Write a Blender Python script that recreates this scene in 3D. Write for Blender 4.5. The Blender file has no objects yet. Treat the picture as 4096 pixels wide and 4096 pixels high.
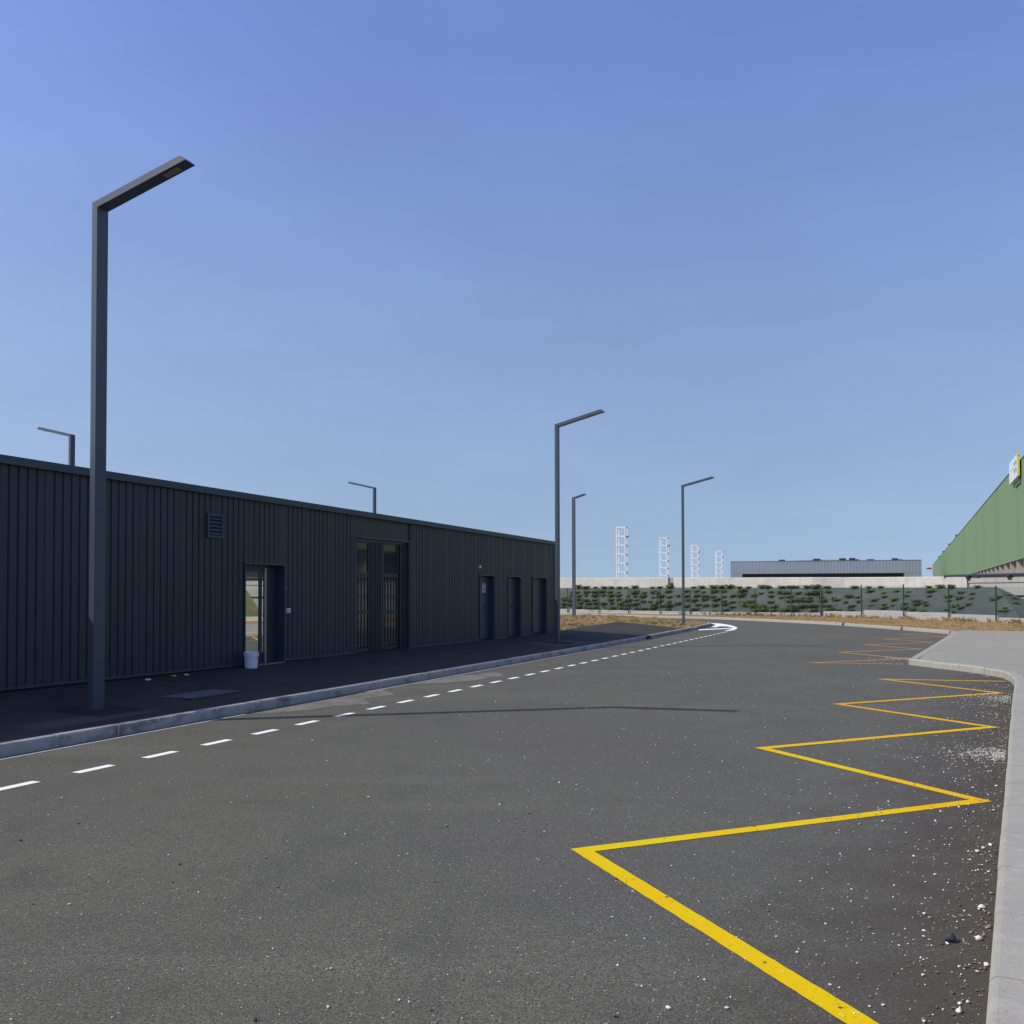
import bpy, bmesh, math, random
from mathutils import Matrix, Vector
from mathutils.bvhtree import BVHTree
random.seed(7)
R = math.radians
S = bpy.context.scene
COL = S.collection

# ------------------------------------------------------------------ camera
H_EYE, PITCH, ROLL = 1.905, 0.0245, -0.0024
cd = bpy.data.cameras.new("camera"); cam = bpy.data.objects.new("camera", cd); COL.objects.link(cam)
cd.sensor_width = 36.0; cd.lens = 33.77; cd.shift_y = 0.0563
cd.clip_start = 0.05; cd.clip_end = 5000
cam.matrix_world = Matrix.Translation((0, 0, H_EYE)) @ Matrix.Rotation(math.pi/2 + PITCH, 4, 'X') @ Matrix.Rotation(ROLL, 4, 'Z')
S.camera = cam

# ------------------------------------------------------------------ sky, sun, exposure
EL = R(43.7); SHX, SHY = 0.9725, 0.2330            # direction in which shadows fall
w = bpy.data.worlds.new("World"); S.world = w; w.use_nodes = True
nt = w.node_tree; bg = nt.nodes['Background']
sky = nt.nodes.new('ShaderNodeTexSky'); sky.sky_type = 'NISHITA'; sky.sun_disc = False
sky.sun_elevation = EL; sky.sun_rotation = math.atan2(-SHX, -SHY)
sky.altitude = 50; sky.air_density = 1.0; sky.dust_density = 1.0; sky.ozone_density = 4.0
# flatten the clear sky's brightness range towards the horizon (light summer haze) and tint it slightly violet
tcw = nt.nodes.new('ShaderNodeTexCoord'); ma = nt.nodes.new('ShaderNodeVectorMath'); ma.operation = 'MULTIPLY_ADD'
ma.inputs[1].default_value = (1, 1, .42); ma.inputs[2].default_value = (0, 0, .25)
nm = nt.nodes.new('ShaderNodeVectorMath'); nm.operation = 'NORMALIZE'
nt.links.new(tcw.outputs['Generated'], ma.inputs[0]); nt.links.new(ma.outputs[0], nm.inputs[0]); nt.links.new(nm.outputs[0], sky.inputs['Vector'])
tm = nt.nodes.new('ShaderNodeVectorMath'); tm.operation = 'MULTIPLY'; sx = nt.nodes.new('ShaderNodeSeparateXYZ'); nt.links.new(tcw.outputs['Generated'], sx.inputs[0])
mr = nt.nodes.new('ShaderNodeMapRange'); mr.inputs['From Min'].default_value = 0.0; mr.inputs['From Max'].default_value = 0.5
nt.links.new(sx.outputs['Z'], mr.inputs['Value'])
tmx = nt.nodes.new('ShaderNodeMix'); tmx.data_type = 'VECTOR'
tmx.inputs['A'].default_value = (1.50, 1.25, 0.98); tmx.inputs['B'].default_value = (1.19, 1.05, 1.28)
nt.links.new(mr.outputs[0], tmx.inputs['Factor'])
cn = nt.nodes.new('ShaderNodeTexNoise'); cn.inputs['Scale'].default_value = 3.2; cn.inputs['Detail'].default_value = 7; cn.inputs['Roughness'].default_value = .62
cm = nt.nodes.new('ShaderNodeMapping'); cm.inputs['Scale'].default_value = (1, 1, 3.0); nt.links.new(tcw.outputs['Generated'], cm.inputs[0]); nt.links.new(cm.outputs[0], cn.inputs['Vector'])
cr = nt.nodes.new('ShaderNodeMapRange'); cr.inputs['From Min'].default_value = .3; cr.inputs['From Max'].default_value = .7; cr.inputs['To Min'].default_value = .955; cr.inputs['To Max'].default_value = 1.045
nt.links.new(cn.outputs['Fac'], cr.inputs['Value'])
cs = nt.nodes.new('ShaderNodeVectorMath'); cs.operation = 'SCALE'; nt.links.new(tmx.outputs['Result'], cs.inputs[0]); nt.links.new(cr.outputs[0], cs.inputs['Scale'])
nt.links.new(cs.outputs[0], tm.inputs[1])
nt.links.new(sky.outputs[0], tm.inputs[0])
nt.links.new(tm.outputs[0], bg.inputs['Color']); bg.inputs['Strength'].default_value = 0.15
sl = bpy.data.lights.new("sun", 'SUN'); sl.energy = 3.55; sl.angle = R(0.5); sl.color = (1.0, 0.93, 0.78)
sun = bpy.data.objects.new("sun", sl); COL.objects.link(sun)
sun.rotation_euler = Vector((SHX*math.cos(EL), SHY*math.cos(EL), -math.sin(EL))).to_track_quat('-Z', 'Y').to_euler()
sun.location = (-20, -10, 30)
S.view_settings.view_transform = 'Standard'; S.view_settings.look = 'None'
S.view_settings.exposure = 0.0; S.view_settings.gamma = 1.0; S.view_settings.use_curve_mapping = False

# ------------------------------------------------------------------ helpers
class MB:
    def __init__(s): s.v = []; s.f = []
    def add(s, vs, fs):
        n = len(s.v); s.v += [tuple(p) for p in vs]; s.f += [tuple(i+n for i in f) for f in fs]; return s
    def box(s, x0, x1, y0, y1, z0, z1):
        return s.add([(x0,y0,z0),(x1,y0,z0),(x1,y1,z0),(x0,y1,z0),(x0,y0,z1),(x1,y0,z1),(x1,y1,z1),(x0,y1,z1)],
                     [(0,3,2,1),(4,5,6,7),(0,1,5,4),(1,2,6,5),(2,3,7,6),(3,0,4,7)])
    def prism(s, poly, f0, f1):
        "poly of 2D points; f0/f1 map a 2D point to the two end faces"
        n = len(poly)
        return s.add([f0(p) for p in poly]+[f1(p) for p in poly],
                     [tuple(range(n-1,-1,-1)), tuple(range(n,2*n))]+[(i,(i+1)%n,n+(i+1)%n,n+i) for i in range(n)])
    def tube(s, a, b, r, n=8):
        a = Vector(a); b = Vector(b); d = (b-a).normalized()
        u = d.orthogonal().normalized(); w_ = d.cross(u)
        vs = []
        for c in (a, b):
            for i in range(n):
                t = 2*math.pi*i/n; vs.append(tuple(c+u*math.cos(t)*r+w_*math.sin(t)*r))
        return s.add(vs, [(i,(i+1)%n,n+(i+1)%n,n+i) for i in range(n)]+[tuple(range(n-1,-1,-1)), tuple(range(n,2*n))])
    def build(s, name, mat, parent=None, smooth=False, fix=True):
        m = bpy.data.meshes.new(name); m.from_pydata(s.v, [], s.f); m.validate()
        if fix:
            b = bmesh.new(); b.from_mesh(m); bmesh.ops.recalc_face_normals(b, faces=b.faces); b.to_mesh(m); b.free()
        m.materials.append(mat)
        if smooth:
            for p in m.polygons: p.use_smooth = True
        o = bpy.data.objects.new(name, m); COL.objects.link(o)
        if parent: o.parent = parent
        return o
def tag(o, label=None, cat=None, group=None, kind=None):
    if label: o['label'] = label
    if cat: o['category'] = cat
    if group: o['group'] = group
    if kind: o['kind'] = kind
    return o
def struct(o, label=None): o['kind'] = 'structure'; return o
def empty(name, loc=(0,0,0), rz=0):
    o = bpy.data.objects.new(name, None); o.location = loc; o.rotation_euler = (0,0,rz); o.empty_display_size = .2
    COL.objects.link(o); return o
def dup(root, loc, rz, label=None):
    r = root.copy(); COL.objects.link(r); r.location = loc; r.rotation_euler = (0,0,rz)
    if label: r['label'] = label
    for ch in list(root.children):
        c = ch.copy(); COL.objects.link(c); c.parent = r
        for g in list(ch.children):
            d = g.copy(); COL.objects.link(d); d.parent = c
    return r

# ------------------------------------------------------------------ materials
def mat(name, base, rough=.7, metal=0, noise=None, bump=None, spec=.5, streak=None, speck=None, coat=0):
    """noise=[(scale, colour, lo, hi, detail)], mixed over base; bump=(scale,strength,dist); all in object coordinates"""
    m = bpy.data.materials.new(name); m.use_nodes = True; t = m.node_tree; n = t.nodes; L = t.links
    b = n['Principled BSDF']; b.inputs['Roughness'].default_value = rough; b.inputs['Metallic'].default_value = metal
    b.inputs['Specular IOR Level'].default_value = spec
    if coat: b.inputs['Coat Weight'].default_value = coat
    tc = n.new('ShaderNodeTexCoord')
    col = None
    rgb = n.new('ShaderNodeRGB'); rgb.outputs[0].default_value = (*base, 1); col = rgb.outputs[0]
    for item in (noise or []):
        sc, c, lo, hi = item[:4]; det = item[4] if len(item) > 4 else 4; stretch = item[5] if len(item) > 5 else (1,1,1)
        mp = n.new('ShaderNodeMapping'); mp.inputs['Scale'].default_value = stretch; L.new(tc.outputs['Object'], mp.inputs[0])
        if len(item) > 6: mp.inputs['Rotation'].default_value = (0,0,item[6])
        nz = n.new('ShaderNodeTexNoise'); nz.inputs['Scale'].default_value = sc; nz.inputs['Detail'].default_value = det
        nz.inputs['Roughness'].default_value = .6
        L.new(mp.outputs[0], nz.inputs['Vector'])
        mr = n.new('ShaderNodeMapRange'); mr.inputs['From Min'].default_value = lo; mr.inputs['From Max'].default_value = hi
        L.new(nz.outputs['Fac'], mr.inputs['Value'])
        mx = n.new('ShaderNodeMix'); mx.data_type = 'RGBA'; mx.inputs['B'].default_value = (*c, 1)
        L.new(mr.outputs[0], mx.inputs['Factor']); L.new(col, mx.inputs['A']); col = mx.outputs['Result']
    if speck:
        for sc, c, th in speck:
            v = n.new('ShaderNodeTexVoronoi'); v.inputs['Scale'].default_value = sc; L.new(tc.outputs['Object'], v.inputs['Vector'])
            sp = n.new('ShaderNodeSeparateColor'); L.new(v.outputs['Color'], sp.inputs[0])
            g = n.new('ShaderNodeMath'); g.operation = 'GREATER_THAN'; g.inputs[1].default_value = th; L.new(sp.outputs[0], g.inputs[0])
            lt = n.new('ShaderNodeMath'); lt.operation = 'LESS_THAN'; lt.inputs[1].default_value = .42; L.new(v.outputs['Distance'], lt.inputs[0])
            ml = n.new('ShaderNodeMath'); ml.operation = 'MULTIPLY'; L.new(g.outputs[0], ml.inputs[0]); L.new(lt.outputs[0], ml.inputs[1])
            mx = n.new('ShaderNodeMix'); mx.data_type = 'RGBA'; mx.inputs['B'].default_value = (*c, 1)
            L.new(ml.outputs[0], mx.inputs['Factor']); L.new(col, mx.inputs['A']); col = mx.outputs['Result']
    L.new(col, b.inputs['Base Color'])
    if bump:
        nz = n.new('ShaderNodeTexNoise'); nz.inputs['Scale'].default_value = bump[0]; nz.inputs['Detail'].default_value = 5
        mp = n.new('ShaderNodeMapping'); L.new(tc.outputs['Object'], mp.inputs[0])
        if len(bump) > 3: mp.inputs['Scale'].default_value = bump[3]
        L.new(mp.outputs[0], nz.inputs['Vector'])
        bp = n.new('ShaderNodeBump'); bp.inputs['Strength'].default_value = bump[1]; bp.inputs['Distance'].default_value = bump[2]
        L.new(nz.outputs['Fac'], bp.inputs['Height']); L.new(bp.outputs[0], b.inputs['Normal'])
    return m
M = {}
M['asphalt'] = mat('asphalt', (0.116,0.116,0.083), .9, spec=.25,
    noise=[(.35,(0.142,0.140,0.103),.42,.66,5), (1.3,(0.084,0.084,0.064),.50,.72,6), (.12,(0.112,0.106,0.092),.42,.62,3),
           (.5,(0.153,0.150,0.114),.56,.72,4,(.25,1.6,1),.39), (.9,(0.096,0.095,0.074),.55,.7,4,(1.4,.2,1),.50),
           (60,(0.052,0.052,0.041),.50,.58,3), (130,(0.238,0.237,0.185),.57,.66,2), (16,(0.088,0.088,0.068),.5,.66,4)],
    speck=[(150,(0.325,0.315,0.284),.93),(75,(0.401,0.405,0.340),.992)], bump=(130,.9,.008))
# dirt and fines gathered in the gutter along the right kerb
def gutter(m):
    t = m.node_tree; n = t.nodes; L = t.links; b_ = n['Principled BSDF']; src = b_.inputs['Base Color'].links[0].from_socket
    tc = n.new('ShaderNodeTexCoord'); dp = n.new('ShaderNodeVectorMath'); dp.operation = 'DOT_PRODUCT'; dp.inputs[1].default_value = (.884,-.468,0)
    L.new(tc.outputs['Object'], dp.inputs[0])
    nz = n.new('ShaderNodeTexNoise'); nz.inputs['Scale'].default_value = 2.2; nz.inputs['Detail'].default_value = 6; L.new(tc.outputs['Object'], nz.inputs['Vector'])
    ad = n.new('ShaderNodeMath'); ad.operation = 'MULTIPLY_ADD'; ad.inputs[1].default_value = 2.2; L.new(nz.outputs['Fac'], ad.inputs[0]); L.new(dp.outputs['Value'], ad.inputs[2])
    mr = n.new('ShaderNodeMapRange'); c0 = GUT; mr.inputs['From Min'].default_value = c0-1.5+1.1; mr.inputs['From Max'].default_value = c0+1.1; mr.inputs['To Max'].default_value = .75
    L.new(ad.outputs[0], mr.inputs['Value'])
    mx = n.new('ShaderNodeMix'); mx.data_type = 'RGBA'; mx.inputs['B'].default_value = (.062,.052,.038,1)
    L.new(mr.outputs[0], mx.inputs['Factor']); L.new(src, mx.inputs['A']); L.new(mx.outputs['Result'], b_.inputs['Base Color'])
GUT = .884*(-10.597+.3794*15+.9252*10.73) - .468*(.9252*15-.3794*10.73)
gutter(M['asphalt'])
M['new_asphalt'] = mat('new_asphalt', (.045,.043,.034), .9, spec=.25,
    noise=[(.7,(.064,.061,.054),.48,.7,5),(60,(.02,.02,.02),.5,.65,3),(100,(.09,.09,.09),.6,.72,2)], bump=(110,.7,.006))
M['patch'] = mat('patch_asphalt', (.022,.022,.023), .9, spec=.25, noise=[(40,(.035,.035,.035),.5,.65,3)], bump=(90,.8,.006))
M['kerb'] = mat('kerb_concrete', (.38,.375,.34), .85, spec=.3,
    noise=[(1.6,(.19,.19,.175),.50,.64,6,(1,1,2.2)),(7,(.43,.42,.385),.5,.7,4),(70,(.24,.24,.235),.55,.7,2)], bump=(60,.3,.004))
M['kerb_pale'] = mat('pale_kerb_concrete', (.355,.345,.28), .88, spec=.25,
    noise=[(.9,(.33,.315,.27),.45,.68,5),(6,(.41,.395,.34),.5,.7,4),(3,(.26,.245,.21),.62,.74,6),(70,(.25,.24,.21),.55,.7,2)], bump=(60,.35,.004))
M['mortar'] = mat('mortar', (.50,.50,.48), .9, noise=[(12,(.38,.38,.36),.45,.65,4)])
M['slab'] = mat('brushed_concrete', (.305,.30,.235), .9, spec=.25,
    noise=[(.4,(.335,.33,.26),.4,.7,5),(1.2,(.27,.265,.21),.45,.7,4,(1,4,1),.45),(9,(.30,.29,.255),.56,.75,4,(1,6,1),.45),(80,(.29,.28,.25),.5,.7,2)], bump=(30,.5,.006,(1,14,1)))
M['pale_wall'] = mat('pale_concrete', (.49,.475,.42), .85, spec=.3,
    noise=[(.25,(.54,.525,.465),.4,.65,4),(3,(.40,.385,.35),.52,.75,5,(1,1,.3)),(.9,(.43,.42,.385),.5,.7,4)], bump=(12,.2,.01))
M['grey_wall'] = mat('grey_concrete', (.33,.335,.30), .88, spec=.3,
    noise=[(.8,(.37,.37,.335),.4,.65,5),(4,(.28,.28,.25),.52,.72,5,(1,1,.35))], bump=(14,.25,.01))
M['plinth'] = mat('plinth_concrete', (.47,.465,.44), .88, spec=.3,
    noise=[(1.5,(.40,.38,.34),.5,.72,5),(6,(.50,.50,.48),.5,.7,4)], bump=(20,.2,.006))
M['soil'] = mat('dry_soil', (.36,.235,.12), .95, spec=.2,
    noise=[(.8,(.30,.20,.105),.4,.62,6),(5,(.43,.30,.16),.5,.68,5),(2.2,(.15,.13,.06),.56,.72,5),(28,(.17,.10,.05),.5,.66,4)], bump=(14,1,.05))
M['deck'] = mat('deck_ground', (.16,.16,.15), .9, noise=[(.1,(.2,.19,.17),.4,.6,4)])
M['textile'] = mat('geotextile', (.062,.080,.068), .8, spec=.4,
    noise=[(.5,(.085,.104,.090),.4,.66,5),(2.5,(.058,.072,.066),.5,.7,5),(9,(.10,.115,.11),.58,.74,4)], bump=(4,.6,.05))
M['leaf'] = mat('shrub_leaf', (.12,.165,.030), .6, spec=.3, noise=[(.7,(.18,.20,.045),.42,.62,4),(3,(.06,.09,.022),.5,.7,4)])
M['leafdry'] = mat('dry_grass_blade', (.42,.29,.13), .8, spec=.2, noise=[(.9,(.15,.15,.06),.5,.64,4),(4,(.36,.28,.15),.5,.7,4)])
M['olive'] = mat('grassed_bank', (.10,.105,.04), .9, noise=[(1.5,(.16,.13,.06),.45,.65,5),(9,(.06,.075,.025),.5,.7,4)])
M['cladding'] = mat('charcoal_cladding', (.034,.043,.051), .40, spec=.38,
    noise=[(.35,(.038,.050,.058),.4,.65,3),(3,(.029,.038,.047),.5,.75,5,(1,1,.15)),(1.2,(.036,.042,.060),.55,.72,4)], bump=(3,.05,.01))
M['trim'] = mat('charcoal_trim', (.038,.064,.080), .36, noise=[(.8,(.034,.056,.074),.4,.65,3)])
M['panel'] = mat('dark_sheet_metal', (.027,.032,.037), .45, noise=[(1,(.032,.037,.042),.4,.65,3)])
M['black'] = mat('dark_gap', (.008,.008,.009), .7)
M['post'] = mat('lamp_post_paint', (.052,.076,.104), .36, noise=[(1.3,(.055,.072,.088),.4,.7,4),(14,(.070,.088,.108),.55,.75,3)])
M['led'] = mat('led_lens', (.24,.23,.15), .4)
M['alu'] = mat('brushed_aluminium', (.45,.46,.48), .35, metal=.7)
M['white_metal'] = mat('white_painted_steel', (.78,.79,.77), .5, noise=[(2,(.72,.72,.69),.45,.7,3)])
M['white_plastic'] = mat('white_plastic', (.78,.78,.80), .4)
M['white_paint'] = mat('white_road_paint', (.90,.89,.82), .75, spec=.2, noise=[(10,(.80,.79,.73),.5,.72,4),(70,(.50,.50,.48),.62,.74,2)], bump=(80,.4,.004))
def yellow(name, a, b):
    return mat(name, a, .8, spec=.12, noise=[(.28,b,.42,.58,3),(30,(a[0]*.8,a[1]*.55,.02),.60,.72,3),(110,(.15,.09,.03),.67,.74,2)],
               speck=[(28,(.10,.08,.05),.975)], bump=(90,.4,.004))
M['yellow'] = yellow('yellow_road_paint', (.68,.56,.0), (.74,.43,.0))
M['amber'] = yellow('amber_road_paint', (.72,.41,.008), (.70,.36,.015))
M['orange'] = yellow('orange_road_paint', (.66,.34,.035), (.62,.29,.04))
M['green_wall'] = mat('green_cladding', (.165,.265,.112), .6, spec=.3,
    noise=[(.35,(.175,.265,.125),.4,.62,3,(1,1,.02)),(.12,(.14,.22,.105),.5,.7,3,(1,1,.1)),(1.5,(.19,.275,.145),.58,.72,3,(1,1,.01))])
M['green_dark'] = mat('green_trim', (.10,.16,.09), .6)
M['fins'] = mat('fin_concrete', (.40,.385,.34), .85, noise=[(.7,(.34,.33,.29),.4,.65,4)])
M['warehouse'] = mat('grey_blue_cladding', (.27,.315,.345), .6, noise=[(.25,(.29,.335,.365),.4,.65,4,(1,1,.2)),(2,(.24,.285,.315),.55,.75,3,(1,1,.05))])
M['fence'] = mat('green_fence_paint', (.018,.060,.042), .45)
M['rail'] = mat('dark_rail_steel', (.035,.042,.055), .4)
M['glass_mirror'] = mat('mirror_glass', (.74,.77,.72), .015, metal=1)
M['glass_dark'] = mat('dark_glass', (.018,.028,.034), .05, spec=.9)
M['signwhite'] = mat('sign_panel_white', (.66,.70,.72), .5, noise=[(1.5,(.58,.62,.64),.5,.7,3)])
M['signyellow'] = mat('sign_side_yellow', (.62,.55,.02), .5)
M['red'] = mat('red_cloth', (.60,.06,.04), .7)
M['stone'] = mat('pale_stone', (.44,.42,.36), .85, noise=[(9,(.66,.65,.60),.50,.62,3),(17,(.34,.27,.18),.54,.66,3),(5,(.25,.245,.23),.55,.66,3)])
M['stone_white'] = mat('white_stone', (.68,.67,.62), .8, noise=[(9,(.80,.79,.75),.45,.6,3),(17,(.50,.42,.30),.60,.70,3)])
M['stone2'] = mat('brown_stone', (.22,.17,.12), .85, noise=[(7,(.06,.06,.06),.45,.6,3),(11,(.45,.24,.10),.58,.68,3)])
M['stone3'] = mat('dark_stone', (.045,.048,.058), .7, bump=(40,.5,.01))
M['dust'] = mat('dust_film', (.195,.186,.152), .95, noise=[(1.6,(.135,.130,.107),.42,.56,6),(40,(.10,.098,.085),.52,.66,3),(8,(.235,.222,.18),.55,.7,4)], bump=(90,.6,.005))
M['stain'] = mat('tar_stain', (.092,.087,.068), .9, spec=.2, noise=[(5,(.118,.112,.084),.42,.6,5)], bump=(90,.6,.005))
M['cover'] = mat('chamber_cover', (.095,.104,.108), .8, noise=[(2.5,(.085,.092,.10),.45,.65,5),(40,(.16,.17,.18),.55,.7,3)], bump=(50,.4,.004))
M['pavewear'] = mat('worn_asphalt', (.060,.060,.056), .9, noise=[(1.2,(.045,.045,.046),.45,.62,5),(60,(.04,.04,.04),.5,.66,3)], bump=(90,.6,.005))
M['paper'] = mat('notice_paper', (.60,.58,.66), .8)
M['ink'] = mat('notice_ink', (.16,.13,.30), .8)
M['yellow_litter'] = mat('yellow_wrapper', (.55,.42,.03), .6)

# ------------------------------------------------------------------ road frame
KX, KA = -10.597, .3892
kd = Vector((math.sin(KA), math.cos(KA))); kn = Vector((kd.y, -kd.x))
def K(s, t): return Vector((KX, 0)) + kd*s + kn*t
WX, WA = -14.6093, .3986
def Wp(u, o=0):      # point on the dark building's wall line
    a = Vector((math.sin(WA), math.cos(WA))); n = Vector((a.y, -a.x)); return Vector((WX, 0)) + a*u + n*o
def clean(p): return [Vector(q) for q in p]
def poly(name, pts, m, z=None):
    "flat or gently sloping sheet from an outline of (x,y) or (x,y,z)"
    b = bmesh.new(); vs = [b.verts.new((p[0], p[1], p[2] if z is None else z)) for p in pts]
    es = [b.edges.new((vs[i], vs[(i+1) % len(vs)])) for i in range(len(vs))]
    bmesh.ops.triangle_fill(b, edges=es, use_beauty=True, normal=(0,0,1))
    for f in b.faces:
        f.normal_update()
        if f.normal.z < 0: f.normal_flip()
    me = bpy.data.meshes.new(name); b.to_mesh(me); b.free(); me.materials.append(m)
    o = bpy.data.objects.new(name, me); COL.objects.link(o); return o
def norms(path):
    out = []
    for i, p in enumerate(path):
        a = path[max(i-1,0)]; c = path[min(i+1,len(path)-1)]
        d1 = (p-a).normalized() if i else (c-p).normalized(); d2 = (c-p).normalized() if i < len(path)-1 else d1
        d = (d1+d2).normalized(); n = Vector((-d.y, d.x)); k = 1/max(.5, n.dot(Vector((-d1.y, d1.x))))
        out.append(n*k)
    return out
def sweep(mb, path, prof, closed=True):
    "prof(i) -> list of (offset to the left of travel, z)"
    N = norms(path); base = len(mb.v); k = None
    for i, p in enumerate(path):
        pr = prof(i); k = len(pr)
        for o, z in pr: q = p + N[i]*o; mb.v.append((q.x, q.y, z))
    m = k if closed else k-1
    for i in range(len(path)-1):
        for j in range(m):
            a = base+i*k+j; b = base+i*k+(j+1) % k; mb.f.append((a, b, b+k, a+k))
    if closed:
        mb.f.append(tuple(base+j for j in range(k))[::-1]); mb.f.append(tuple(base+(len(path)-1)*k+j for j in range(k)))
    return mb
def smooth_path(pts, n=4):
    pts = clean(pts); out = []
    for i in range(len(pts)-1):
        p0 = pts[max(i-1,0)]; p1 = pts[i]; p2 = pts[i+1]; p3 = pts[min(i+2,len(pts)-1)]
        for j in range(n):
            t = j/n; out.append(.5*((2*p1)+(p2-p0)*t+(2*p0-5*p1+4*p2-p3)*t*t+(3*p1-p0-3*p2+p3)*t**3))
    out.append(pts[-1]); return out
def resample(path, step):
    out = [path[0].copy()]; acc = 0.0
    for a, b in zip(path, path[1:]):
        L = (b-a).length; 
        if L < 1e-9: continue
        pos = step-acc
        while pos <= L: out.append(a+(b-a)*(pos/L)); pos += step
        acc = (acc+L) % step
    if (out[-1]-path[-1]).length > .05: out.append(path[-1].copy())
    return out
def kerb_run(name, path, side, w_, h, stone=1.0, km='kerb'):
    """kerbstones about a metre long; path = foot line, side +1: body lies left of travel"""
    pts = resample(path, stone); mb = MB(); mo = MB(); j = .011
    for a, b in zip(pts, pts[1:]):
        d = (b-a).normalized(); dz = random.uniform(-.003,.003); da = random.uniform(-.004,.004)
        a2 = a+d*j; b2 = b-d*j; n = Vector((-d.y, d.x))*side
        a2 = a2+n*da; b2 = b2+n*da
        prof = [(0,-.05),(0,h-.03),(.022,h-.004),(.04,h),(w_,h),(w_,-.05)]
        f = lambda q, o: (o.x+n.x*q[0], o.y+n.y*q[0], q[1]+dz)
        mb.prism(prof, lambda q: f(q, a2), lambda q: f(q, b2))
        e0 = b-d*(j+.004); e1 = b+d*(j+.004)
        pm = [(.006,-.05),(.006,h-.032),(.028,h-.009),(w_-.004,h-.006),(w_-.004,-.05)]
        mo.prism(pm, lambda q: (e0.x+n.x*q[0], e0.y+n.y*q[0], q[1]), lambda q: (e1.x+n.x*q[0], e1.y+n.y*q[0], q[1]))
    o = struct(mb.build(name, M[km])); struct(mo.build('kerb_joints', M['mortar' if km == 'kerb' else 'kerb_pale'])); return o

# ------------------------------------------------------------------ ground, road
struct(poly('ground', [(-1500,-600),(1500,-600),(1500,2500),(-1500,2500)], M['soil'], -.06))
struct(poly('road', [(-30,-12),(14,-12),(34,22),(34,60),(14,92),(-26,112),(-60,112),(-60,60),(-30,20)], M['asphalt'], 0.0))

# left kerb (foot line), nose of the traffic island
left_foot = [K(s, 0) for s in (-8, 0, 10, 20, 30, 40)] + [K(45,-.08), K(50,-.2), K(54,-.32), K(57.5,-.5), K(60,-.72), K(61.8,-1.05), K(62.6,-1.5), K(62.7,-2.1), K(62.2,-2.8)]
lf = smooth_path(left_foot, 5)
near = [p for p in lf if (p-Vector((KX,0))).dot(kd) < 42.4]
far = [p for p in lf if (p-Vector((KX,0))).dot(kd) > 43.2]
gA, gB = K(42.4,-.04), K(43.3,-.06)
kerb_run('kerb', near+[gA], 1, .15, .15)
kerb_run('kerb', [gB]+far, 1, .15, .15)
# gully inlet in the kerb
gi = empty('gully_inlet', (gA.x, gA.y, 0), math.atan2((gB-gA).y, (gB-gA).x))
Lg = (gB-gA).length
MB().box(.0,Lg,.02,.15,.0,.148).build('inlet_frame', M['rail'], gi)
MB().box(.06,Lg-.06,-.002,.0195,.02,.11).build('inlet_mouth', M['black'], gi)
tag(gi, 'black cast iron gully inlet set in the left kerb beyond the dark building', 'gully')

# left footway: rises from kerb to wall
CF = .0535
def zpave(p):
    t = -(Vector((p[0],p[1]))-Vector((KX,0))).dot(kn); return .146 + CF*max(0, min(t,5)-.15)
kb = [K(-8,-.15)] + [K(s,-.15) for s in (0,20,40)] + [K(45,-.23), K(50,-.35), K(51.2,-.40)]
pv = [(p.x,p.y,.146) for p in kb]
for p in (Vector((8.3,48.4)), Vector((5.64,51.2)), Vector((2.55,42.2)), Wp(42.07,.0), Wp(42.07,-.6), Wp(20,-.6), Wp(-6,-.6)):
    pv.append((p.x, p.y, zpave(p) if p.x < 8 else .15))
struct(poly('footway', pv, M['new_asphalt']))

# island of dry soil and grass
isl = [(8.38,48.52,.152),(5.60,51.32,.21),(2.45,42.30,.33)]
isl += [(Wp(42.2,.1).x, Wp(42.2,.1).y, .32),(-6,44,.42),(-14,58,.5),(-6,66,.5),(1,63.4,.5),(3.27,62.34,.5),(5.47,60.9,.5),(7.65,61.9,.36),(10.0,62.6,.2)]
back = [p+Vector((0,0)) for p in lf if (p-Vector((KX,0))).dot(kd) > 52]
Nf = norms(back); back = [p+n*.15 for p, n in zip(back, Nf)]
isl += [(p.x,p.y,.146) for p in reversed(back)]
island = struct(poly('island_soil', isl, M['soil']))
struct(MB().add([(8.38,48.50,.05),(5.60,51.30,.1),(2.45,42.26,.2),(8.38,48.50,.165),(5.60,51.30,.225),(2.45,42.26,.345),
                 (8.44,48.56,.165),(5.60,51.40,.225),(2.40,42.33,.345),(8.44,48.56,.0),(5.60,51.40,.0),(2.40,42.33,.0)],
                [(0,1,4,3),(1,2,5,4),(3,4,7,6),(4,5,8,7),(6,7,10,9),(7,8,11,10)]).build('edging', M['kerb']))

mb = MB(); v_, f_ = [], []
for p, n in zip(near+[gA], norms(near+[gA])): v_ += [(p.x-n.x*.09, p.y-n.y*.09, .003), (p.x-n.x*.14, p.y-n.y*.14, .003)]
mb.add(v_, [(2*i,2*i+1,2*i+3,2*i+2) for i in range(len(near))]); struct(mb.build('sunlit_gutter_strip', M['mortar']))  # pale strip put in for the thin sunlit line along the kerb foot
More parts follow.
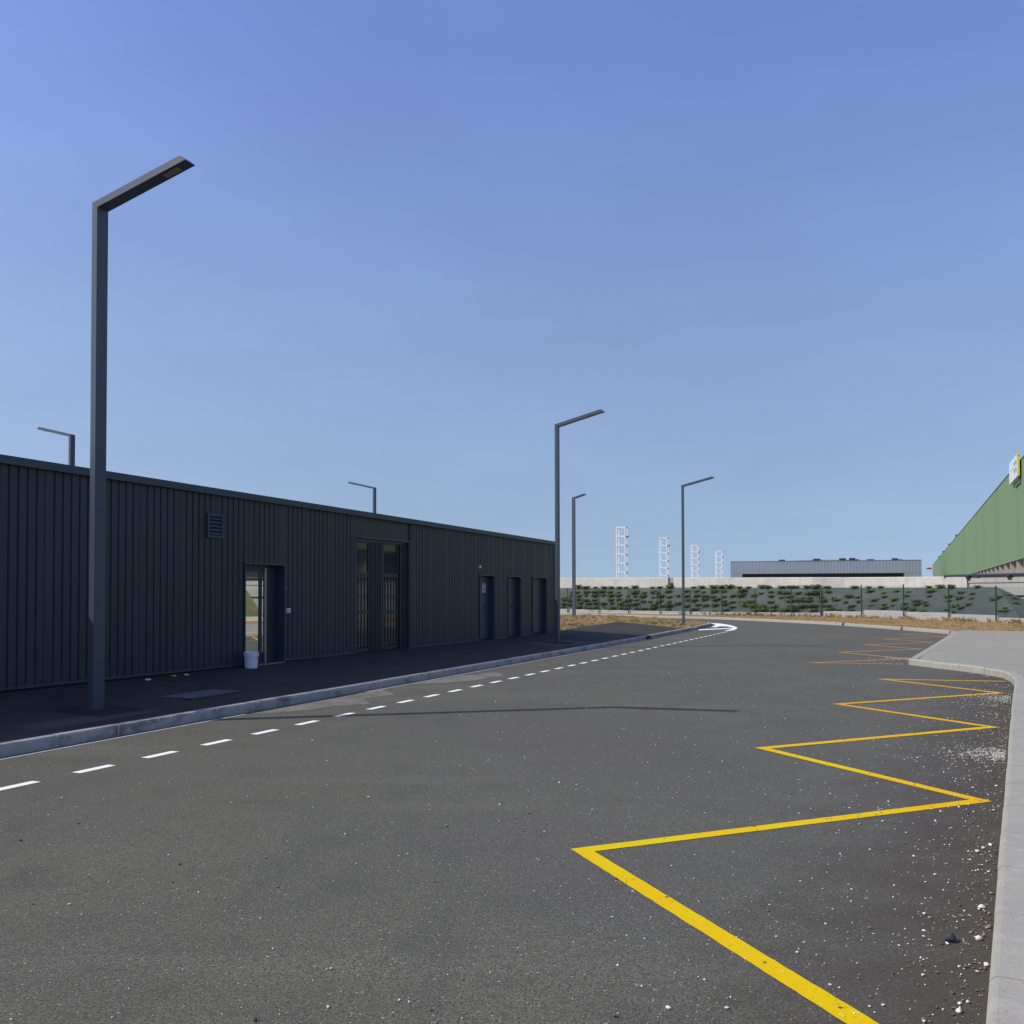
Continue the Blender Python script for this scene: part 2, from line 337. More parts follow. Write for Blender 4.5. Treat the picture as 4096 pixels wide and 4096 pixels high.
# right kerb, bay and concrete footway
rf = [K(s, 8.76+.0985*(s+5)) for s in (-5,5,15,22)] + [K(25.4,11.77), K(26.9,11.83), K(27.9,11.76), K(28.7,11.5), K(29.4,11.15), K(30.3,10.5), Vector((10.42,25.3))]
rf1 = smooth_path(rf, 5)
corner = Vector((10.42,25.3))
kerb_run('kerb', rf1, -1, .2, .16, 1.0, 'kerb_pale')
rf2 = [corner, Vector((14.4,32.8)), Vector((18.43,40.5)), Vector((19.75,43.3))]
rp2 = smooth_path(rf2, 6)
kerb_run('kerb', [corner+Vector((.1,.18))]+rp2[1:], -1, .2, .16, 1.0, 'kerb_pale')
inner = []
for p, n in zip(rf1, norms(rf1)): inner.append(p-n*.2)
in2 = []
for p, n in zip(rp2, norms(rp2)): in2.append(p-n*.2)
slab_out = [(p.x,p.y) for p in inner[:-2]] + [(corner.x+.32,corner.y+.12)] + [(p.x,p.y) for p in in2[2:]] + [(20.6,43.9),(22.6,42.9),(24.6,41.0),(25.5,37),(26.2,30),(20,10),(6,-8)]
struct(poly('footway_slab', slab_out, M['slab'], .158))

# far kerb
fk = [(-12,103),(-2.5,91),(2.25,85),(4.73,82),(7.13,79),(9.31,75.5),(11.93,72),(14.4,69),(16.1,65),(17.58,60.5),(18.73,56.2),(19.4,50.6),(19.75,46.4),(19.80,43.6)]
fkp = smooth_path(fk, 4)
cut = [i for i, p in enumerate(fkp) if p.y < 54.9][0]
cut2 = [i for i, p in enumerate(fkp) if p.y < 48.4][0]
e1 = fkp[cut-1].lerp(fkp[cut], .78); e2 = fkp[cut2-1].lerp(fkp[cut2], .78)
kerb_run('kerb', fkp[:cut]+[e1], 1, .22, .16, 1.5, 'kerb_pale')
kerb_run('kerb', fkp[cut:cut2]+[e2], 1, .22, .15, 1.5, 'kerb_pale')
kerb_run('kerb', fkp[cut2:], 1, .22, .155, 1.5, 'kerb_pale')

# ------------------------------------------------------------------ painted markings (thin sheets over the asphalt)
def ribbon(pts, w_, z):
    N = norms(pts); vs = [(p.x+n.x*w_/2*s_, p.y+n.y*w_/2*s_, z) for p, n in zip(pts, N) for s_ in (1,-1)]
    return vs, [(2*i,2*i+1,2*i+3,2*i+2) for i in range(len(pts)-1)]
mb = MB()
for k in range(-9, 40):
    s0 = 11.77+k; t = 1.60+.0032*(s0-12)
    if s0 > 46: t -= .004*(s0-46)
    a, b = K(s0,t), K(s0+.5,t+.0016); mb.add(*ribbon([a,b], .122, .004))
o = mb.build('lane_dashes', M['white_paint'], fix=False); struct(o)
def zig(name, tips, m, w_=.135, open_end=True):
    "tips = outer corner points; gives a mitred zigzag stroke as one polygon"
    P = clean(tips); cl = []
    for i, p in enumerate(P):
        if i in (0, len(P)-1): cl.append(p); continue
        d1 = (P[i-1]-p).normalized(); d2 = (P[i+1]-p).normalized(); bis = (d1+d2).normalized()
        half = math.acos(max(-1,min(1,d1.dot(bis)))); cl.append(p + bis*(w_/2/math.sin(half)))
    L, Rr = [], []
    for i, p in enumerate(cl):
        if i in (0, len(cl)-1):
            d = ((cl[1]-p) if i == 0 else (p-cl[i-1])).normalized(); n = Vector((-d.y,d.x)); k = 1
        else:
            d1 = (p-cl[i-1]).normalized(); d2 = (cl[i+1]-p).normalized(); n = (Vector((-d1.y,d1.x))+Vector((-d2.y,d2.x))).normalized(); k = 1/max(.08, n.dot(Vector((-d1.y,d1.x))))
        L.append(p+n*w_/2*k); Rr.append(p-n*w_/2*k)
    b = MB(); rj = random.Random(len(tips))
    for i in range(len(cl)-1):
        n_ = max(2, int((cl[i+1]-cl[i]).length/.06)); v0 = len(b.v)
        for q in range(n_+1):
            j1, j2 = (0,0) if q in (0,n_) else (rj.uniform(-.0035,.0035), rj.uniform(-.0035,.0035))
            l = L[i].lerp(L[i+1], q/n_); r_ = Rr[i].lerp(Rr[i+1], q/n_); d = (l-r_).normalized()
            l = l+d*j1; r_ = r_+d*j2; b.v += [(l.x,l.y,.004),(r_.x,r_.y,.004)]
        b.f += [(v0+2*q,v0+2*q+2,v0+2*q+3,v0+2*q+1) for q in range(n_)]
    o = b.build(name, m, fix=False)
    for f in o.data.polygons:
        pass
    return struct(o)
zig('zigzag_line', [K(5.6,6.9),K(8.27,9.97),K(10.84,7.47),K(13.80,10.51),K(16.10,8.06),K(19.17,11.0),K(20.24,9.81)], M['yellow'])
zig('zigzag_line', [K(20.24,9.81),K(21.32,8.61),K(24.32,11.51),K(26.66,9.16),K(26.98,11.74)], M['amber'])
zig('zigzag_line', [K(31.54,9.74),K(31.12,7.26),K(33.75,9.85),K(36.36,7.75),K(38.98,10.33),K(41.23,8.32),K(43.91,10.82),K(46.07,8.85),K(49.1,11.4),K(50.92,9.53),K(52.4,11.0)], M['orange'], .12)
ring = [(12.4,60.51),(12.85,59.39),(12.81,56.53),(12.41,53.09),(11.99,51.21),(11.39,49.23),(10.99,48.3),(10.71,47.86),(10.63,48.09),(11.3,49.85),(11.73,51.23),(12.01,52.56),(12.15,54.27),(11.84,54.74),(11.19,52.9),(11.03,53.33),(11.87,56.12),(12.26,58.22),(12.26,59.79)]
struct(poly('island_marking', ring, M['white_paint'], .004))
struct(poly('island_marking', [(9.7,49.95),(11.83,51.89),(11.59,50.85),(9.44,48.75)], M['white_paint'], .0045))
def rough_outline(pts, amp, sub=4):
    P = clean(pts); out = []
    for i, p in enumerate(P):
        q = P[(i+1) % len(P)]
        for j in range(sub):
            v = p.lerp(q, j/sub); out.append((v.x+random.uniform(-amp,amp), v.y+random.uniform(-amp,amp)))
    return out
dust = [(-4.37,15.2),(-4.02,15.95),(-3.60,16.97),(-3.22,17.83),(-2.84,18.6),(-2.56,19.15),(-2.22,18.13),(-2.54,17.68),(-2.66,17.35),(-2.43,16.73),(-2.64,16.53),(-3.03,16.35),(-3.29,15.82),(-3.58,15.55),(-3.78,15.42),(-4.12,15.3)]
struct(poly('dust_patch', rough_outline(dust,.035), M['dust'], .003))
struct(poly('dust_patch', rough_outline([(-2.15,20.1),(-1.8,21.01),(-1.25,22.17),(-.4,23.2),(-.18,22.3),(-.69,21.28),(-1.23,20.63),(-1.82,20.3)],.03), M['dust'], .003))
struct(poly('tar_stain', rough_outline([(9.75,45.6),(10.15,45.5),(9.3,41.5),(8.45,38.2),(8.05,36.7),(7.78,36.8),(8.2,38.8),(9.0,42.2)],.02), M['stain'], .002))
# patches on the left footway
def onpave(name, c4, m, dz): return struct(poly(name, [(p.x,p.y,zpave(p)+dz) for p in c4], m))
onpave('lamp_pit', [K(14.35,-1.72),K(15.3,-1.72),K(15.3,-.72),K(14.35,-.72)], M['patch'], .004)
onpave('lamp_pit', [K(34.7,-1.72),K(35.7,-1.72),K(35.7,-.72),K(34.7,-.72)], M['patch'], .004)
onpave('footway_patch', [K(33.6,-1.9),K(36.6,-1.8),K(36.7,-.5),K(33.4,-.55)], M['pavewear'], .002)
onpave('footway_patch', [K(13.2,-.95),K(14.5,-.90),K(15.4,-.70),K(15.3,-.48),K(13.1,-.45)], M['pavewear'], .002)

# chamber cover
cc = K(17.1,-1.28); cv = empty('chamber_cover', (cc.x, cc.y, zpave(cc)+.004), math.pi/2-KA)
MB().box(-.66,.66,-.40,.40,-.03,.004).build('cover_frame', M['rail'], cv)
MB().box(-.63,-.008,-.37,.37,-.02,.011).box(.008,.63,-.37,.37,-.02,.011).build('cover_plate', M['cover'], cv)
cv.rotation_euler.x = 0; tag(cv, 'grey rectangular chamber cover flush in the dark footway beside the near lamp', 'manhole cover')

# ------------------------------------------------------------------ the dark building
bld = empty('dark_building', (WX, 0, 0), math.pi/2-WA)      # local x along the wall, y into the building
tag(bld, 'long low charcoal corrugated metal building with doors along the left footway', 'building')
def ztop(u): return 4.13-.0059*(u-16.6)
def zbot(u): return .40-.0030*(u-16.6)
PIT, GD = .178, .025
def ribs(mb, u0, u1, zb, zt, y=0.0, flip=1):
    us = [(u0, 0)]; k = math.ceil((u0+.02)/PIT)
    while k*PIT+.05 < u1-.01:
        c = k*PIT
        if k % 6 != 2: us += [(c,0),(c+.012,GD),(c+.036,GD),(c+.048,0)]
        else: us += [(c,0),(c+.004,.012),(c+.010,.012),(c+.014,0)]
        k += 1
    us.append((u1,0))
    n = len(mb.v)
    for u, d in us:
        mb.v.append((u, y+d*flip, zb(u) if callable(zb) else zb)); mb.v.append((u, y+d*flip, zt(u) if callable(zt) else zt))
    for i in range(len(us)-1): mb.f.append((n+2*i, n+2*i+2, n+2*i+3, n+2*i+1))
ct = lambda u: ztop(u)-.10
D1 = (22.67,24.06,2.55); G = (27.09,30.05,9); D2 = (34.85,36.0,2.49); D3 = (37.28,38.42,2.49); D4 = (39.66,41.1,2.49)
mb = MB()
edges = [2.0]
for a, b, t in (D1, G, D2, D3, D4):
    ribs(mb, edges[-1], a, zbot, ct)
    if t < 5: ribs(mb, a, b, t, ct)
    edges.append(b)
ribs(mb, edges[-1], 42.07, zbot, ct)
mb.build('ribbed_wall', M['cladding'], bld, fix=False)
# end wall, back wall, roof, plinth
mb = MB()
mb.add([(42.07,0,.2),(42.07,9,.2),(42.07,9,3.9),(42.07,0,3.9)], [(0,1,2,3)])
mb.add([(2,0,.2),(2,9,.2),(2,9,4.1),(2,0,4.1)], [(3,2,1,0)])
mb.add([(2,9,.2),(42.07,9,.2),(42.07,9,3.9),(2,9,4.1)], [(3,2,1,0)])
mb.build('side_walls', M['cladding'], bld)
MB().add([(2.02,.06,3.95),(42.04,.06,3.82),(42.04,8.98,3.82),(2.02,8.98,3.95)], [(0,1,2,3)]).build('roof', M['cover'], bld)
mb = MB()
for a, b in ((1.95,42.12),):
    mb.add([(a,-.09,ztop(a)-.135),(b,-.09,ztop(b)-.135),(b,.10,ztop(b)-.135),(a,.10,ztop(a)-.135),(a,-.09,ztop(a)),(b,-.09,ztop(b)),(b,.10,ztop(b)+.01),(a,.10,ztop(a)+.01)],
           [(0,3,2,1),(4,5,6,7),(0,1,5,4),(1,2,6,5),(2,3,7,6),(3,0,4,7)])
mb.box(42.0,42.13,.101,9.1,3.80,3.985); mb.box(1.94,2.06,.101,9.1,3.95,4.2); mb.box(2.061,41.99,8.98,9.1,3.78,3.98)
mb.build('coping', M['trim'], bld)
for a, b, z in ((2.05,22.66,.44),(24.07,27.04,.44),(30.10,34.84,.43),(36.01,37.27,.42),(38.43,39.65,.42),(41.11,42.0,.42)):
    MB().box(a,b,.05,.30,.1,z).build('plinth', M['black'], bld)
for a, b in ((2.0,22.66),(24.07,27.07),(30.07,34.83),(36.02,37.26),(38.44,39.64),(41.12,42.07)):
    MB().add([(a,-.012,zbot(a)-.03),(b,-.012,zbot(b)-.03),(b,.045,zbot(b)-.03),(a,.045,zbot(a)-.03),(a,-.012,zbot(a)+.015),(b,-.012,zbot(b)+.015),(b,.045,zbot(b)+.03),(a,.045,zbot(a)+.03)],
           [(0,3,2,1),(4,5,6,7),(0,1,5,4),(1,2,6,5),(2,3,7,6),(3,0,4,7)]).build('drip_flashing', M['trim'], bld)
# corner trim
MB().box(42.02,42.11,-.02,.08,.30,3.845).build('corner_trim', M['trim'], bld)
MB().box(2.1,41.9,.36,8.9,.2,3.80).build('interior_blocker', M['black'], bld)  # solid black core, added to stop sky light showing through the wall gaps
# vent
v = MB().box(21.42,21.92,-.05,.0,3.07,3.12).box(21.42,21.92,-.05,.0,3.52,3.57).box(21.42,21.47,-.05,0,3.121,3.519).box(21.87,21.92,-.05,0,3.121,3.519)
ve = v.build('vent_grille', M['trim'], bld)
MB().box(21.471,21.869,-.008,.03,3.121,3.519).build('vent_back', M['black'], ve)
mb = MB()
for i in range(5):
    z = 3.135+i*.078
    mb.add([(21.471,-.045,z),(21.869,-.045,z),(21.869,-.012,z+.05),(21.471,-.012,z+.05),(21.471,-.045,z+.012),(21.869,-.045,z+.012),(21.869,-.012,z+.062),(21.471,-.012,z+.062)],
           [(0,3,2,1),(4,5,6,7),(0,1,5,4),(1,2,6,5),(2,3,7,6),(3,0,4,7)])
mb.build('louvre_blades', M['trim'], ve)
def reveal(a, b, t, dep, parent, sill=.2):
    m_ = MB(); m_.box(a-.03,a,-.03,dep,sill,t); m_.box(b,b+.03,-.03,dep,sill,t); m_.box(a-.03,b+.03,-.03,dep,t+.001,t+.045)
    return m_.build('door_frame', M['trim'], parent)
# glazed entrance
d1 = MB().box(22.67,24.06,.24,.30,.2,2.6).build('entrance_door', M['panel'], bld)
f = reveal(*D1, .24, d1)
MB().box(22.672,23.54,.10,.14,2.40,2.545).box(22.672,23.54,.10,.14,.34,.58).box(23.305,23.36,.10,.14,.581,2.399).box(23.476,23.54,.10,.14,.581,2.399).box(22.672,22.74,.10,.14,.581,2.399).build('leaf_frame', M['panel'], d1)
MB().box(22.741,23.304,.118,.125,.581,2.399).box(23.361,23.475,.118,.125,.581,2.399).build('glass_pane', M['glass_mirror'], d1)
MB().box(23.44,23.475,.040,.078,.36,2.49).build('pull_bar', M['alu'], d1)
MB().box(23.545,24.05,.20,.235,.34,2.5).build('side_panel', M['panel'], d1)
MB().box(22.67,24.06,-.04,.2,.30,.335).build('threshold', M['alu'], d1)
wb = empty('switch_box', (0,0,0)); wb.parent = bld
MB().box(24.15,24.27,-.05,.0,1.46,1.565).build('box_body', M['white_plastic'], wb)
MB().box(24.17,24.25,-.062,-.051,1.48,1.545).build('box_lid', M['paper'], wb)
MB().box(24.085,24.115,-.02,0,2.01,2.045).build('bell_push', M['white_plastic'], bld)
# tall glazed gate
MB().box(30.0495,30.075,.002,.30,.32,3.95).build('gate_return', M['cladding'], bld)
MB().box(27.065,27.088,.034,.30,.32,3.95).build('gate_return', M['cladding'], bld)
gt = MB().box(27.05,30.09,.16,.22,.2,3.93).build('tall_gate', M['panel'], bld)
MB().box(27.091,30.049,.03,.159,3.42,3.96).build('header_panel', M['panel'], gt)
MB().box(27.09,30.05,-.01,.06,3.37,3.415).build('header_trim', M['trim'], gt)
mb = MB().box(27.091,27.13,-.01,.155,.30,3.36).box(30.01,30.05,-.01,.155,.30,3.36).box(27.131,30.009,.08,.155,3.30,3.36)
mb.build('gate_frame', M['trim'], gt)
for (a, b, c, d) in ((27.14,28.64,27.34,27.92),(28.66,29.52,28.74,29.46)):
    lf_ = MB().box(a,c,.09,.14,.36,3.29).box(d,b,.09,.14,.36,3.29)
    for z0, z1 in ((.36,.45),(1.35,1.44),(2.36,2.46),(3.26,3.295)): lf_.box(c+.001,d-.001,.09,.14,z0,z1)
    leaf = lf_.build('gate_leaf', M['panel'], gt)
    g = MB()
    for z0, z1 in ((.451,1.349),(1.441,2.359),(2.461,3.259)): g.box(c+.002,d-.002,.115,.125,z0,z1)
    g.build('glass_pane', M['glass_dark'], leaf)
    bb = MB()
    x = c+.09
    while x < d-.03: bb.box(x,x+.03,.10,.114,.46,2.35); x += .16
    bb.build('glazing_bars', M['panel'], leaf)
    if d+.12 < b:
        bb = MB(); x = d+.10
        while x < b-.05: bb.box(x,x+.045,.07,.089,.38,3.27); x += .13
        bb.build('leaf_battens', M['cladding'], leaf)
bb = MB(); x = 29.58
while x < 29.96: bb.box(x,x+.05,.05,.155,.34,3.29); x += .12
bb.build('side_battens', M['cladding'], gt)
# three plain doors
for i, (a, b, t) in enumerate((D2, D3, D4)):
    d = MB().box(a,b,.20,.25,.2,2.52).build('steel_door', M['cladding'], bld)
    reveal(a, b, t, .20, d)
    MB().box(a+.03,b-.02,.16,.198,.36,t-.03).build('door_leaf', M['trim'], d)
    hx = (a+.62, a+.62, a+.28)[i]
    MB().box(hx,hx+.05,.145,.159,1.36,1.50).box(hx,hx+.22,.115,.13,1.415,1.437).box(hx+.01,hx+.03,.129,.146,1.416,1.436).build('lever_handle', M['panel'], d)
    if i == 0:
        n1 = MB().box(35.40,35.68,.154,.159,2.09,2.24).build('notice', M['paper'], d)
        MB().box(35.43,35.65,.151,.1535,2.195,2.215).box(35.43,35.61,.151,.1535,2.16,2.175).box(35.48,35.65,.151,.1535,2.12,2.14).build('notice_print', M['ink'], n1)
        n2 = MB().box(35.36,35.66,.154,.159,1.93,2.075).build('notice', M['paper'], d)
        MB().box(35.39,35.63,.151,.1535,1.99,2.04).box(35.39,35.56,.151,.1535,1.95,1.965).build('notice_print', M['ink'], n2)
al = MB().box(34.78,34.88,-.05,0,2.74,2.84).build('wall_lamp', M['white_plastic'], bld)

# ------------------------------------------------------------------ street lamps
HL, A_, TI = 7.51, 1.62, .2337
def make_lamp():
    r = empty('street_lamp')
    tn = math.tan(TI); W2 = .104; t = .10
    f0 = lambda p: (p[0], -W2, p[1]); f1 = lambda p: (p[0], W2, p[1])
    zi = HL + .10*tn - t/math.cos(TI)
    pole = [(-.05,-.25),(.05,-.25),(.05,zi),(-.05,HL)]
    MB().prism(pole, f0, f1).build('pole', M['post'], r)
    tipb = (A_+.10, HL+(A_+.15)*tn - t/math.cos(TI)); tipt = (A_, HL+(A_+.05)*tn)
    e = .0015
    arm = MB().prism([(-.05+e,HL+e),(.05+e,zi),tipb,tipt], f0, f1).build('arm', M['post'], r)
    zz = lambda x: HL+(x+.05)*tn - t/math.cos(TI)
    b = MB(); x0, x1 = A_-.36, A_-.10
    b.add([(x0,-.05,zz(x0)-.001),(x1,-.05,zz(x1)-.001),(x1,.05,zz(x1)-.001),(x0,.05,zz(x0)-.001),(x0,-.05,zz(x0)-.012),(x1,-.05,zz(x1)-.012),(x1,.05,zz(x1)-.012),(x0,.05,zz(x0)-.012)],
          [(0,3,2,1),(4,5,6,7),(0,1,5,4),(1,2,6,5),(2,3,7,6),(3,0,4,7)])
    b.build('led_lens', M['led'], arm)
    MB().box(-.051,-.047,-.05,.05,.6,1.0).build('access_hatch', M['post'], r)
    return r
lamp = make_lamp()
LG = 'angular lamp posts around the access road'
AZ = -KA-.0275                     # arms reach over the road, square to the kerb
p1 = K(14.825,-1.276)
lamp.location = (p1.x+.02, p1.y, zpave(p1)); lamp.rotation_euler = (0,0,AZ)
tag(lamp, 'tall dark angular lamp post nearest the camera on the left footway', 'street lamp', LG)
p2 = K(35.19,-1.285)
dup(lamp, (p2.x,p2.y,zpave(p2)), AZ, 'dark lamp post at the far right corner of the charcoal building')
dup(lamp, (9.22,51.72,.19), AZ, 'dark lamp post on the dry soil point of the island, arm over the road')
dup(lamp, (3.92,60.86,.45), math.atan2(.88,.48), 'distant lamp post with short looking arm at the back of the dry island')
dup(lamp, (-16.45,35.8,.36), AZ+math.pi, 'lamp post behind the charcoal building with arm pointing left, seen beside the near lamp')
dup(lamp, (-7.62,53.2,.28), AZ+math.pi, 'lamp post behind the charcoal building with arm pointing left, above the tall gate')

# ------------------------------------------------------------------ bucket and litter
bk = empty('bucket', (-5.62,20.72,.305))
def lathe(mb, prof, n=28):
    b = len(mb.v)
    for r_, z in prof:
        for i in range(n): a = 2*math.pi*i/n; mb.v.append((r_*math.cos(a), r_*math.sin(a), z))
    for k in range(len(prof)-1):
        for i in range(n): mb.f.append((b+k*n+i, b+k*n+(i+1)%n, b+(k+1)*n+(i+1)%n, b+(k+1)*n+i))
    mb.f.append(tuple(b+i for i in range(n))[::-1]); mb.f.append(tuple(b+(len(prof)-1)*n+i for i in range(n)))
    return mb
lathe(MB(), [(.130,0),(.134,.01),(.152,.30),(.158,.302),(.160,.345),(.157,.352),(.147,.352),(.144,.34),(.126,.02)]).build('pail', M['white_plastic'], bk, smooth=False)
lathe(MB(), [(.160,.27),(.166,.272),(.166,.288),(.160,.29),(.150,.288),(.150,.272)]).build('rim_band', M['white_plastic'], bk)
hb = MB()
pr = None
for i in range(13):
    a = math.pi*i/12; q = (.168*math.cos(a), -.06*math.sin(a)-.10*math.sin(a)*.3, .285-.13*math.sin(a))
    if pr: hb.tube(pr, q, .004, 5)
    pr = q
hb.build('wire_handle', M['alu'], bk)
tag(bk, 'white plastic bucket standing by the mirrored entrance door', 'bucket')
def crumple(name, loc, sx, sy, sz, m, lab):
    b = bmesh.new(); bmesh.ops.create_icosphere(b, subdivisions=2, radius=1)
    for v_ in b.verts: v_.co *= random.uniform(.75,1.15)
    for v_ in b.verts: v_.co = Vector((v_.co.x*sx, v_.co.y*sy, max(-.7,v_.co.z)*sz+sz*.7))
    me = bpy.data.meshes.new(name); b.to_mesh(me); b.free(); me.materials.append(m)
    o = bpy.data.objects.new(name, me); o.location = loc; COL.objects.link(o); tag(o, lab, 'litter'); return o
def Lz(x,y): return zpave((x,y))
crumple('paper_scrap', (-6.74,17.82,Lz(-6.74,17.82)), .055,.035,.02, M['white_plastic'], 'white scrap of paper at the wall foot right of the near lamp')
crumple('wrapper', (-6.5,18.5,Lz(-6.5,18.5)), .05,.045,.025, M['yellow_litter'], 'yellow wrapper at the foot of the charcoal wall')
crumple('paper_scrap', (-6.38,18.85,Lz(-6.38,18.85)), .05,.03,.018, M['white_plastic'], 'white scrap of paper just right of the yellow wrapper')

# ------------------------------------------------------------------ bank, fence, parapet along the far side
FP = [(-40,124),(-14,101),(-3,90.5),(2.26,85.2),(4.79,82.9),(7.27,80.6),(9.49,78.3),(11.7,76.0),(13.69,73.9),(15.65,71.7),(17.59,69.5),(19.53,67.2),(21.21,66.0),(22.97,63.2),(24.36,59.8),(25.53,56.2),(26.33,52.3),(27.0,48.6),(27.6,44.9),(28.2,41.2),(28.8,37.5),(29.5,33.5),(30.4,29.0),(32,22)]
FP = clean(FP); NP = norms(FP)
def at(i):                       # float index -> point, outward normal
    i = max(0,min(len(FP)-1.0001,i)); k = int(i); t = i-k
    return FP[k].lerp(FP[k+1],t), NP[k].lerp(NP[k+1],t)
def sub(a, b, step=.25):
    out = [a]; x = math.floor(a/step)*step+step
    while x < b-1e-6: out.append(x); x += step
    out.append(b); return out
def interp(tab, x):
    if x <= tab[0][0]: return tab[0][1]
    for (a,u),(b,v_) in zip(tab, tab[1:]):
        if x <= b: return u+(v_-u)*(x-a)/(b-a)
    return tab[-1][1]
EMB = [(3,2.40),(7,2.36),(12,2.27),(15,2.20),(16,2.16)]
PAR = [(3,3.25),(5,3.22),(8,3.10),(12,2.98),(14.3,2.88),(14.45,2.84)]
PLI = [(0,.58),(3,.56),(6,.46),(9,.45),(12,.52)]
def strip(mb, idx, f):           # f(i) -> list of (offset, z)
    base = len(mb.v); k = 0
    for i in idx:
        p, n = at(i); pr = f(i); k = len(pr)
        for o_, z in pr: mb.v.append((p.x+n.x*o_, p.y+n.y*o_, z))
    for a in range(len(idx)-1):
        for j in range(k): 
            q = base+a*k+j; r_ = base+a*k+(j+1) % k; mb.f.append((q, r_, r_+k, q+k))
    mb.f.append(tuple(base+j for j in range(k))); mb.f.append(tuple(base+(len(idx)-1)*k+j for j in range(k))[::-1])
    return mb
# verge between far kerb and plinth
idx = sub(0, 23, .5); vb = MB(); nlast = None
fk2 = fkp
def kerbback(p, n):              # where the inward ray from the fence meets the kerb's back
    best = min(range(len(fk2)-1), key=lambda i: ((fk2[i]+fk2[i+1])*.5-p).length)
    nn = norms([fk2[best], fk2[best+1]])[0]
    return fk2[best]+nn*.2
vb = []
for p in fkp: pass
fn = norms(fkp)
lo = [(p.x+n.x*.21, p.y+n.y*.21, .15) for p, n in zip(fkp, fn)]
hi_ = [(at(i)[0].x+at(i)[1].x*.28, at(i)[0].y+at(i)[1].y*.28, .24) for i in idx]
outl = lo + [(20.6,43.85,.155),(22.6,42.9,.155),(24.6,41.0,.16),(25.5,37,.16),(26.2,30,.16),(24,20,.16),(32.2,22,.2)] + list(reversed([q for q in hi_ if q[1] > 23]))
verge = struct(poly('verge_soil', outl, M['soil']))
# plinth under the fence: one wall of stepped cast sections
pl = empty('plinth_wall'); tag(pl, 'low pale concrete plinth wall stepping along under the green fence', 'wall')
tops = {12:.63, 13:.74, 14:.69, 15:.63, 16:.52, 17:.52, 18:.55, 19:.5}
for a, b in [(0,4),(4,8),(8,12)]+[(k,k+1) for k in range(12,22)]:
    zt = (lambda i: interp(PLI,i)) if b <= 12 else (lambda i, z=tops.get(a,.5): z)
    strip(MB(), sub(a+.004,b-.004,.5), lambda i: [(.12,0),(.12,zt(i)-.01),(.13,zt(i)),(.32,zt(i)),(.32,0)]).build('plinth_section', M['plinth'], pl)
# bank covered with geotextile
eb = MB(); idx = sub(0, 14.9, .25); rows = 6
def bank(i, u):
    z0 = (interp(PLI,i) if i < 12 else tops.get(int(min(i,15.99)),.6))-.06; z1 = interp(EMB,i)
    o_ = .32 + u*3.0; z = z0+(z1-z0)*u + .06*math.sin(i*2.3+u*5)*u*(1-u)*2
    if u >= 1: z = z1
    return o_, z
def bankpoint(i, u):
    p, n = at(i); o_, z = bank(i,u); return Vector((p.x+n.x*o_, p.y+n.y*o_, z))
for i in idx:
    for r_ in range(rows+1): eb.v.append(tuple(bankpoint(i, r_/rows)))
for a in range(len(idx)-1):
    for r_ in range(rows):
        q = a*(rows+1)+r_; eb.f.append((q, q+rows+1, q+rows+2, q+1))
# end cone: from the top corner down to the toe further on
n0 = (len(idx)-1)*(rows+1); tb = len(eb.v)
toes = (15.2,15.5,15.8,16.1,16.4)
for i2 in toes:
    p, n = at(i2); eb.v.append((p.x+n.x*.34, p.y+n.y*.34, (.57 if i2 < 16 else .46)))
p, n = at(15.0); apex = (p.x+n.x*3.38, p.y+n.y*3.38, interp(EMB,14.9)); eb.v.append(apex); ap = tb+len(toes)
p, n = at(15.0); eb.v.append((p.x+n.x*3.6, p.y+n.y*3.6, 1.2)); p, n = at(16.5); eb.v.append((p.x+n.x*3.6, p.y+n.y*3.6, .2))
for r_ in range(rows): eb.f.append((n0+r_, ap, n0+r_+1))
eb.f.append((n0, tb, ap))
for k in range(len(toes)-1): eb.f.append((tb+k, tb+k+1, ap))
eb.f.append((tb+len(toes)-1, ap+2, ap))
bank_o = struct(eb.build('embankment', M['textile']))
# more bank beyond the grey wall (outside the frame, seen in the door glass)
idx2 = sub(19.0, 23, .25)
eb2 = MB()
for i in idx2:
    for r_ in range(rows+1):
        p, n = at(i); u = r_/rows; eb2.v.append((p.x+n.x*(.32+3*u), p.y+n.y*(.32+3*u), .45+1.7*u))
for a in range(len(idx2)-1):
    for r_ in range(rows):
        q = a*(rows+1)+r_; eb2.f.append((q, q+rows+1, q+rows+2, q+1))
struct(eb2.build('embankment', M['olive']))
# parapet wall
pw = empty('parapet_wall'); tag(pw, 'long pale concrete parapet wall running above the planted bank', 'wall')
pf = lambda i: [(3.28,1.6),(3.28,interp(PAR,i)-.04),(3.33,interp(PAR,i)),(3.55,interp(PAR,i)),(3.60,interp(PAR,i)-.04),(3.60,1.6)]
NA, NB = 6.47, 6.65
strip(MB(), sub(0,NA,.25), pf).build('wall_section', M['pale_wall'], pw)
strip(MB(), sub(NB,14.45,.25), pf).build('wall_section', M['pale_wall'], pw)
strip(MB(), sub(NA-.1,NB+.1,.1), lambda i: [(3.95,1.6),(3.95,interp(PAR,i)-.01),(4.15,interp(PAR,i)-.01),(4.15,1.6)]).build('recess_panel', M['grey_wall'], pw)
gw = empty('retaining_wall'); tag(gw, 'grey blockwork retaining wall with a dark groove at the right edge of the bank', 'wall')
gi_ = sub(14.46, 23, .25)
strip(MB(), gi_, lambda i: [(3.42,1.72),(3.42,2.47),(3.62,2.47),(3.62,1.72)]).build('upper_band', M['grey_wall'], gw)
strip(MB(), gi_, lambda i: [(3.36,2.475),(3.36,2.74),(3.80,2.74),(3.80,2.475)]).build('coping_band', M['grey_wall'], gw)
strip(MB(), gi_, lambda i: [(3.47,1.62),(3.47,1.718),(3.6,1.718),(3.6,1.62)]).build('groove', M['black'], gw)
lw = MB()
